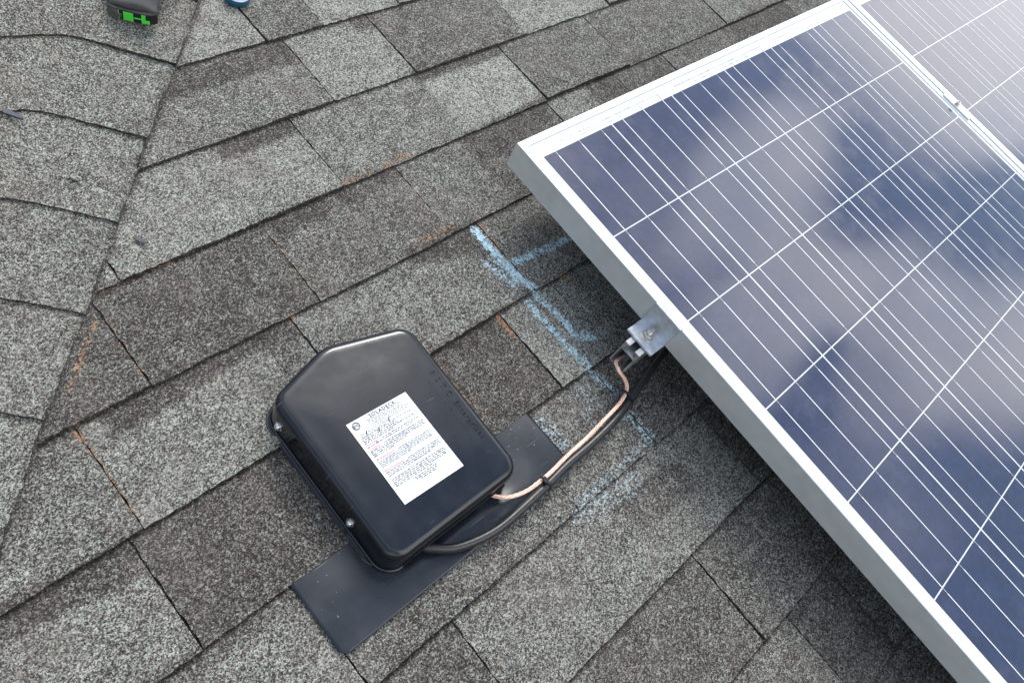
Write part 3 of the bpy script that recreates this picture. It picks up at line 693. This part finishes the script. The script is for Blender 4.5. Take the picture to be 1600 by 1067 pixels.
M['flash'] = plain('dusty_black_flashing', (0.012, 0.015, 0.021), 0.30, var=0.25, scale=30, bump=0.08, bscale=60)
def dusty(mt, amount, haze=.05):
    nt = mt.node_tree; b = nt.nodes['Principled BSDF']; tc = N(nt, 'ShaderNodeTexCoord'); src = b.inputs['Base Color'].links[0].from_socket
    v = N(nt, 'ShaderNodeTexVoronoi', i_Scale=420.0); L(nt, tc.outputs['Object'], v.inputs['Vector']); s = N(nt, 'ShaderNodeSeparateColor'); L(nt, v.outputs['Color'], s.inputs[0])
    nz = N(nt, 'ShaderNodeTexNoise', i_Scale=22.0, i_Detail=4.0); L(nt, tc.outputs['Object'], nz.inputs['Vector'])
    sp = math_(nt, 'MULTIPLY', math_(nt, 'GREATER_THAN', math_(nt, 'ADD', s.outputs[0], math_(nt, 'MULTIPLY', nz.outputs['Fac'], .12)), 1.06 - amount), math_(nt, 'LESS_THAN', v.outputs['Distance'], .28))
    film = smooth(nt, nz.outputs['Fac'], .45, .8, 0.0, haze)
    c = mixc(nt, film, src, (.30, .28, .26)); c = mixc(nt, math_(nt, 'MULTIPLY', sp, .75), c, mixc(nt, s.outputs[1], (.18, .13, .10), (.5, .48, .44))); L(nt, c, b.inputs['Base Color'])
    # hairline scuffs
    mp = N(nt, 'ShaderNodeMapping'); mp.inputs['Scale'].default_value = (18, 400, 18); mp.inputs['Rotation'].default_value = (0, 0, .9); L(nt, tc.outputs['Object'], mp.inputs[0])
    n2 = N(nt, 'ShaderNodeTexNoise', i_Scale=1.0, i_Detail=2.0); L(nt, mp.outputs[0], n2.inputs['Vector'])
    c2 = mixc(nt, smooth(nt, n2.outputs['Fac'], .70, .78, 0, .22), c, (.35, .36, .38)); L(nt, c2, b.inputs['Base Color'])
dusty(M['flash'], .016, .03); dusty(M['black_metal'], -.05, .012)
for k_ in ('flash', 'black_metal'): M[k_].node_tree.nodes['Principled BSDF'].inputs['IOR'].default_value = 1.5
fo = obj('flashing_sheet', (V, F), M['flash'], None, True)
sm = fo.modifiers.new('thickness', 'SOLIDIFY'); sm.thickness = .0008; sm.offset = -1
tag(fo, 'flat black metal flashing sheet sticking out below the junction box', 'flashing')
bpy.context.view_layer.update()

# ------------------------------------------------------------------ wires and ties
black = [(.14, -.300, .03), (.1011, -.3069, .03), (.0117, -.3262, .022), (-.0393, -.3385, .0165), (-.0748, -.3476, .0150), (-.1202, -.3561, .0150), (-.1738, -.3608, .0155), (-.2286, -.3626, .017), (-.2767, -.3669, .0175), (-.3212, -.3697, .0175), (-.3621, -.3706, .0175), (-.3962, -.3655, .0185), (-.4259, -.3559, .020), (-.4465, -.3420, .0215), (-.458, -.330, .0215), (-.464, -.313, .0215)]
bm = bmesh.new(); tube(bm, spline(black, 8), .0058, 16); o = obj('black_cable', bm, M['cable'], None, True); tag(o, 'thick black cable curving from under the panel into the box', 'cable')
cop = [(-.050, -.2935, .042), (-.0700, -.2925, .042), (-.0768, -.3041, .041), (-.0712, -.3190, .032), (-.0735, -.3315, .024), (-.0935, -.3401, .0225), (-.1345, -.3466, .021), (-.1786, -.3507, .020), (-.228, -.3541, .0205), (-.268, -.3570, .0225), (-.2975, -.3572, .0195), (-.3225, -.3507, .0205), (-.3385, -.3411, .0225), (-.3475, -.330, .0225), (-.350, -.316, .0225)]
cw = thing('copper_wire', 'bare twisted copper ground wire running beside the black cable', 'wire', (-.0725, -.29, .04))
path = spline(cop, 22); FR = frames(path); acc = 0; strands = [[] for _ in range(7)]
for i, (p, s, u) in enumerate(FR):
    if i: acc += (p - FR[i - 1][0]).length
    for k in range(7):
        if k == 6: strands[k].append(p); continue
        a = acc / .045 * 2 * math.pi + k * math.pi / 3; loose = 1.0 + .25 * math.sin(acc * 60 + k)
        strands[k].append(p + (s * math.cos(a) + u * math.sin(a)) * .0019 * loose)
for k in range(7):
    bm = bmesh.new(); tube(bm, strands[k], .00102, 8); obj('wire_strand', bm, M['copper'], cw, True)
def tie(label, c_black, c_cop, direction, head_at, tail):
    d = Vector(direction).normalized(); t = thing('cable_tie', label, 'cable tie', Vector(c_black), 'black cable ties round the wires')
    a, b_ = Vector(c_black), Vector(c_cop); side = (b_ - a); side -= d * side.dot(d); half = side.length / 2; sx = side.normalized(); up = d.cross(sx).normalized()
    if up.z < 0: up = -up
    mid_ = (a + b_) / 2; path = []
    for i in range(29):
        q = 2 * math.pi * i / 28; ex = half + .0062 * (1 if math.cos(q) < 0 else .62); ez = .0064 if math.cos(q) < 0 else .0045
        path.append(mid_ + sx * math.cos(q) * ex + up * math.sin(q) * ez)
    bm = bmesh.new(); wv = d * .0019; ring_o = [(p - wv, p + wv) for p in path]
    cen = mid_; vs = []
    for p in path:
        n = (p - cen).normalized() * .0010; vs.append([bm.verts.new(p - wv), bm.verts.new(p + wv), bm.verts.new(p + wv + n), bm.verts.new(p - wv + n)])
    for x, y in zip(vs, vs[1:]):
        for i in range(4): bm.faces.new((x[i], x[(i + 1) % 4], y[(i + 1) % 4], y[i]))
    bmesh.ops.recalc_face_normals(bm, faces=bm.faces); obj('strap', bm, M['tie'], t)
    h = Vector(head_at); bm = bmesh.new(); box(bm, -.0033, .0033, -.0028, .0028, -.0024, .0024, .0005)
    if tail: tube(bm, [Vector((0, 0, 0)), Vector((0, .006, .001)), Vector((.0, .010, .0005))], .0011, 6)
    bm.transform(Matrix.Translation(h) @ d.to_track_quat('X', 'Z').to_matrix().to_4x4()); obj('lock_head', bm, M['tie'], t)
tie('black cable tie lashing copper and cable together above the flashing', (-.2770, -.3672, .0175), (-.2680, -.3570, .0225), (1, .12, 0), (-.2755, -.3615, .0265), True)
tie('black cable tie round the wires just below the open rail end', (-.0790, -.3486, .0152), (-.0800, -.3360, .0235), (1, .25, 0), (-.0790, -.3400, .0235), True)

# ------------------------------------------------------------------ things left on the roof near the valley
def vpos(s, d, dz=0): p = C0 + s * VT + d * VN; return Vector((p[0], p[1], float(zs(d)) + dz))
gl = thing('work_glove', 'dark grey work glove with bright green patch, lying on the valley shingles', 'glove', vpos(.30, .09))
# local frame of the cuff: along the picture's width, and away up the roof
e1 = Vector((.080, -.062, 0)).normalized(); e2 = Vector((.55, .83, .12)).normalized(); e3 = e1.cross(e2).normalized()
g0 = vpos(.232, .115, .001)
g0 = g0 + e2 * .030 + e1 * .009 + Vector((0, 0, -.0085))
def G(u, v, w): return g0 + (e1 * u + e2 * v + e3 * w) * .74
bm = bmesh.new(); prev = None; K = 28; nsec = 26
for si in range(nsec):
    v = si / (nsec - 1) * .20; wdt = .041 + .012 * min(1, v / .09); hgt = .027 + .004 * math.sin(v * 40)
    r_ = []
    for i in range(K):
        q = 2 * math.pi * i / K; cx, cz = math.cos(q), math.sin(q)
        wr = 1 + .05 * math.sin(q * 5 + v * 90) + .04 * math.sin(q * 9 - v * 60)
        r_.append(bm.verts.new(G(.046 + math.copysign(abs(cx) ** .75, cx) * wdt * wr, v, .016 + max(-.015, math.copysign(abs(cz) ** .8, cz) * hgt * .55 * wr))))
    if prev:
        for i in range(K): bm.faces.new((prev[i], prev[(i + 1) % K], r_[(i + 1) % K], r_[i]))
    else: bm.faces.new(r_[::-1])
    prev = r_
bm.faces.new(prev)
# fingers beyond the palm
for fi, (u, ln) in enumerate(((.012, .06), (.034, .075), (.058, .072), (.080, .055))):
    tube(bm, spline([G(u, .19, .017), G(u + .002 * fi, .19 + ln * .5, .022), G(u + .003 * fi, .19 + ln, .010)], 6), [.0085] * 12 + [.0045], 12)
tube(bm, spline([G(.085, .10, .015), G(.105, .135, .016), G(.108, .17, .012)], 6), [.0095] * 12 + [.006], 12)
bmesh.ops.recalc_face_normals(bm, faces=bm.faces); obj('glove_body', bm, M['cloth'], gl, True)
def wrap(u0, u1, w0, w1, name, mt, rise=.0016, n=10):       # flat pieces sewn on the cuff's front face
    bm = bmesh.new(); A = []; 
    for i in range(n + 1):
        u = u0 + (u1 - u0) * i / n; c = (u - .046) / .047; bulge = -.010 - .004 * (1 - min(1, c * c)) - rise + .016 * max(0, abs(c) - .75)
        A.append([bm.verts.new(G(u, bulge, w0)), bm.verts.new(G(u, bulge, w1)), bm.verts.new(G(u, bulge + .006, w1)), bm.verts.new(G(u, bulge + .006, w0))])
    for a, b_ in zip(A, A[1:]):
        for i in range(4): bm.faces.new((a[i], a[(i + 1) % 4], b_[(i + 1) % 4], b_[i]))
    bm.faces.new(A[0]); bm.faces.new(A[-1][::-1]); bmesh.ops.recalc_face_normals(bm, faces=bm.faces); return obj(name, bm, mt, gl)
wrap(.002, .092, .001, .026, 'cuff_band', M['blackcloth'], 0.0, 16)
wrap(.001, .022, -.001, .024, 'strap_end', M['cloth2'], .0012)
wrap(.0175, .0265, .0095, .0165, 'pull_tab', M['cloth2'], .0040)
wrap(.030, .048, .002, .0235, 'green_patch', M['green'], .0012)
wrap(.0485, .063, .0112, .0134, 'green_piping', M['green'], .0011)
wrap(.063, .0705, .002, .024, 'green_trim', M['green'], .0011)
wrap(.0705, .078, .002, .010, 'green_trim', M['green'], .0011)
wrap(.0210, .0222, .001, .025, 'green_piping', M['green'], .0012)
tp = thing('tape_roll', 'small blue roll with white core lying at the top edge of the roof', 'tape', (-.152, .536, .005))
bm = bmesh.new(); lathe(bm, [(.0190, 0), (.0195, .001), (.0195, .0105), (.0190, .0112), (.0148, .0112), (.0148, 0)], (-.1515, .530, .0060), (0.02, -.03, 1), 40, close=True); obj('tape_winding', bm, M['blue'], tp, 40)
bm = bmesh.new(); lathe(bm, [(.0147, -.0003), (.0147, .0117), (.0118, .0117), (.0118, -.0003)], (-.1515, .530, .0060), (0.02, -.03, 1), 40, close=True); co = obj('core', bm, [M['core'], M['corein']], tp, 40)
for p in co.data.polygons:
    c = p.center - (Vector((-.1515, .530, .0060)) - tp.location)
    if math.hypot(c.x, c.y) < .0122: p.material_index = 1
def chip(pts, z, th, mt, name, label, cat):
    bm = bmesh.new(); prism(bm, pts, 'z', z, z + th); cz = Vector((sum(p[0] for p in pts) / len(pts), sum(p[1] for p in pts) / len(pts), z))
    o = obj(name, bm, mt); tag(o, label, cat); o.data.transform(Matrix.Translation(-cz)); o.location = cz; return o
def on_left(cx, cy): d = float((np.array((cx, cy)) - C0) @ VN); return float(zs(d))
zc = on_left(-.548, .418)
P_ = (-.5555, .4235), (-.5505, .4285), (-.5440, .4190), (-.5380, .4085), (-.5400, .4050), (-.5455, .4110), (-.5500, .4170)
chip(P_, zc - .001, .0035, M['scrap'], 'plastic_scrap', 'blunt blue-grey scrap lying near the left edge, on the valley shingles', 'scrap')
chip([(-.512, .200), (-.508, .199), (-.5025, .189), (-.4995, .1835), (-.5030, .1845), (-.5085, .1905)], .009, .002, M['scrap'], 'shingle_sliver', 'thin dark sliver of shingle beside the valley cut, left of the box', 'scrap')
bm = bmesh.new(); tube(bm, spline([(-.521, .190, .0125), (-.513, .199, .0130), (-.506, .2055, .0122)], 5), .0006, 6); o = obj('pine_needle', bm, M['twig'], None, True); tag(o, 'short tan pine needle touching the dark shingle sliver', 'needle')
bm = bmesh.new(); zc = on_left(-.528, .311)
for a, b_ in (((-.532, .316), (-.527, .309)), ((-.530, .310), (-.524, .3085)), ((-.529, .3175), (-.529, .309))):
    tube(bm, spline([(*a, zc + .002), ((a[0] + b_[0]) / 2, (a[1] + b_[1]) / 2, zc + .0055), (*b_, zc + .002)], 5), .0012, 6)
o = obj('leaf_crumb', bm, M['leaf'], None, True); tag(o, 'dark brown curled leaf crumb on the pale valley shingles', 'leaf')

# ------------------------------------------------------------------ stand everything on the roof's real slope
for o in TOP:
    o.matrix_world = TILT @ (Matrix.Translation(o.location))
# the yard far below, seen only past the edges of the roof
mt, nt, b = mat('lawn'); tc = N(nt, 'ShaderNodeTexCoord'); nz = N(nt, 'ShaderNodeTexNoise', i_Scale=3.0, i_Detail=8.0); L(nt, tc.outputs['Object'], nz.inputs['Vector'])
L(nt, ramp(nt, nz.outputs['Fac'], [(.3, (.03, .05, .02)), (.7, (.09, .11, .05))]), b.inputs['Base Color']); setp(b, Roughness=.95)
gme = bpy.data.meshes.new('ground'); gme.from_pydata([(-800, -800, -5), (800, -800, -5), (800, 800, -5), (-800, 800, -5)], [], [(0, 1, 2, 3)]); gme.materials.append(mt)
go = bpy.data.objects.new('ground', gme); COL.objects.link(go); tag(go, 'green lawn far below the roof', 'lawn', kind='structure')
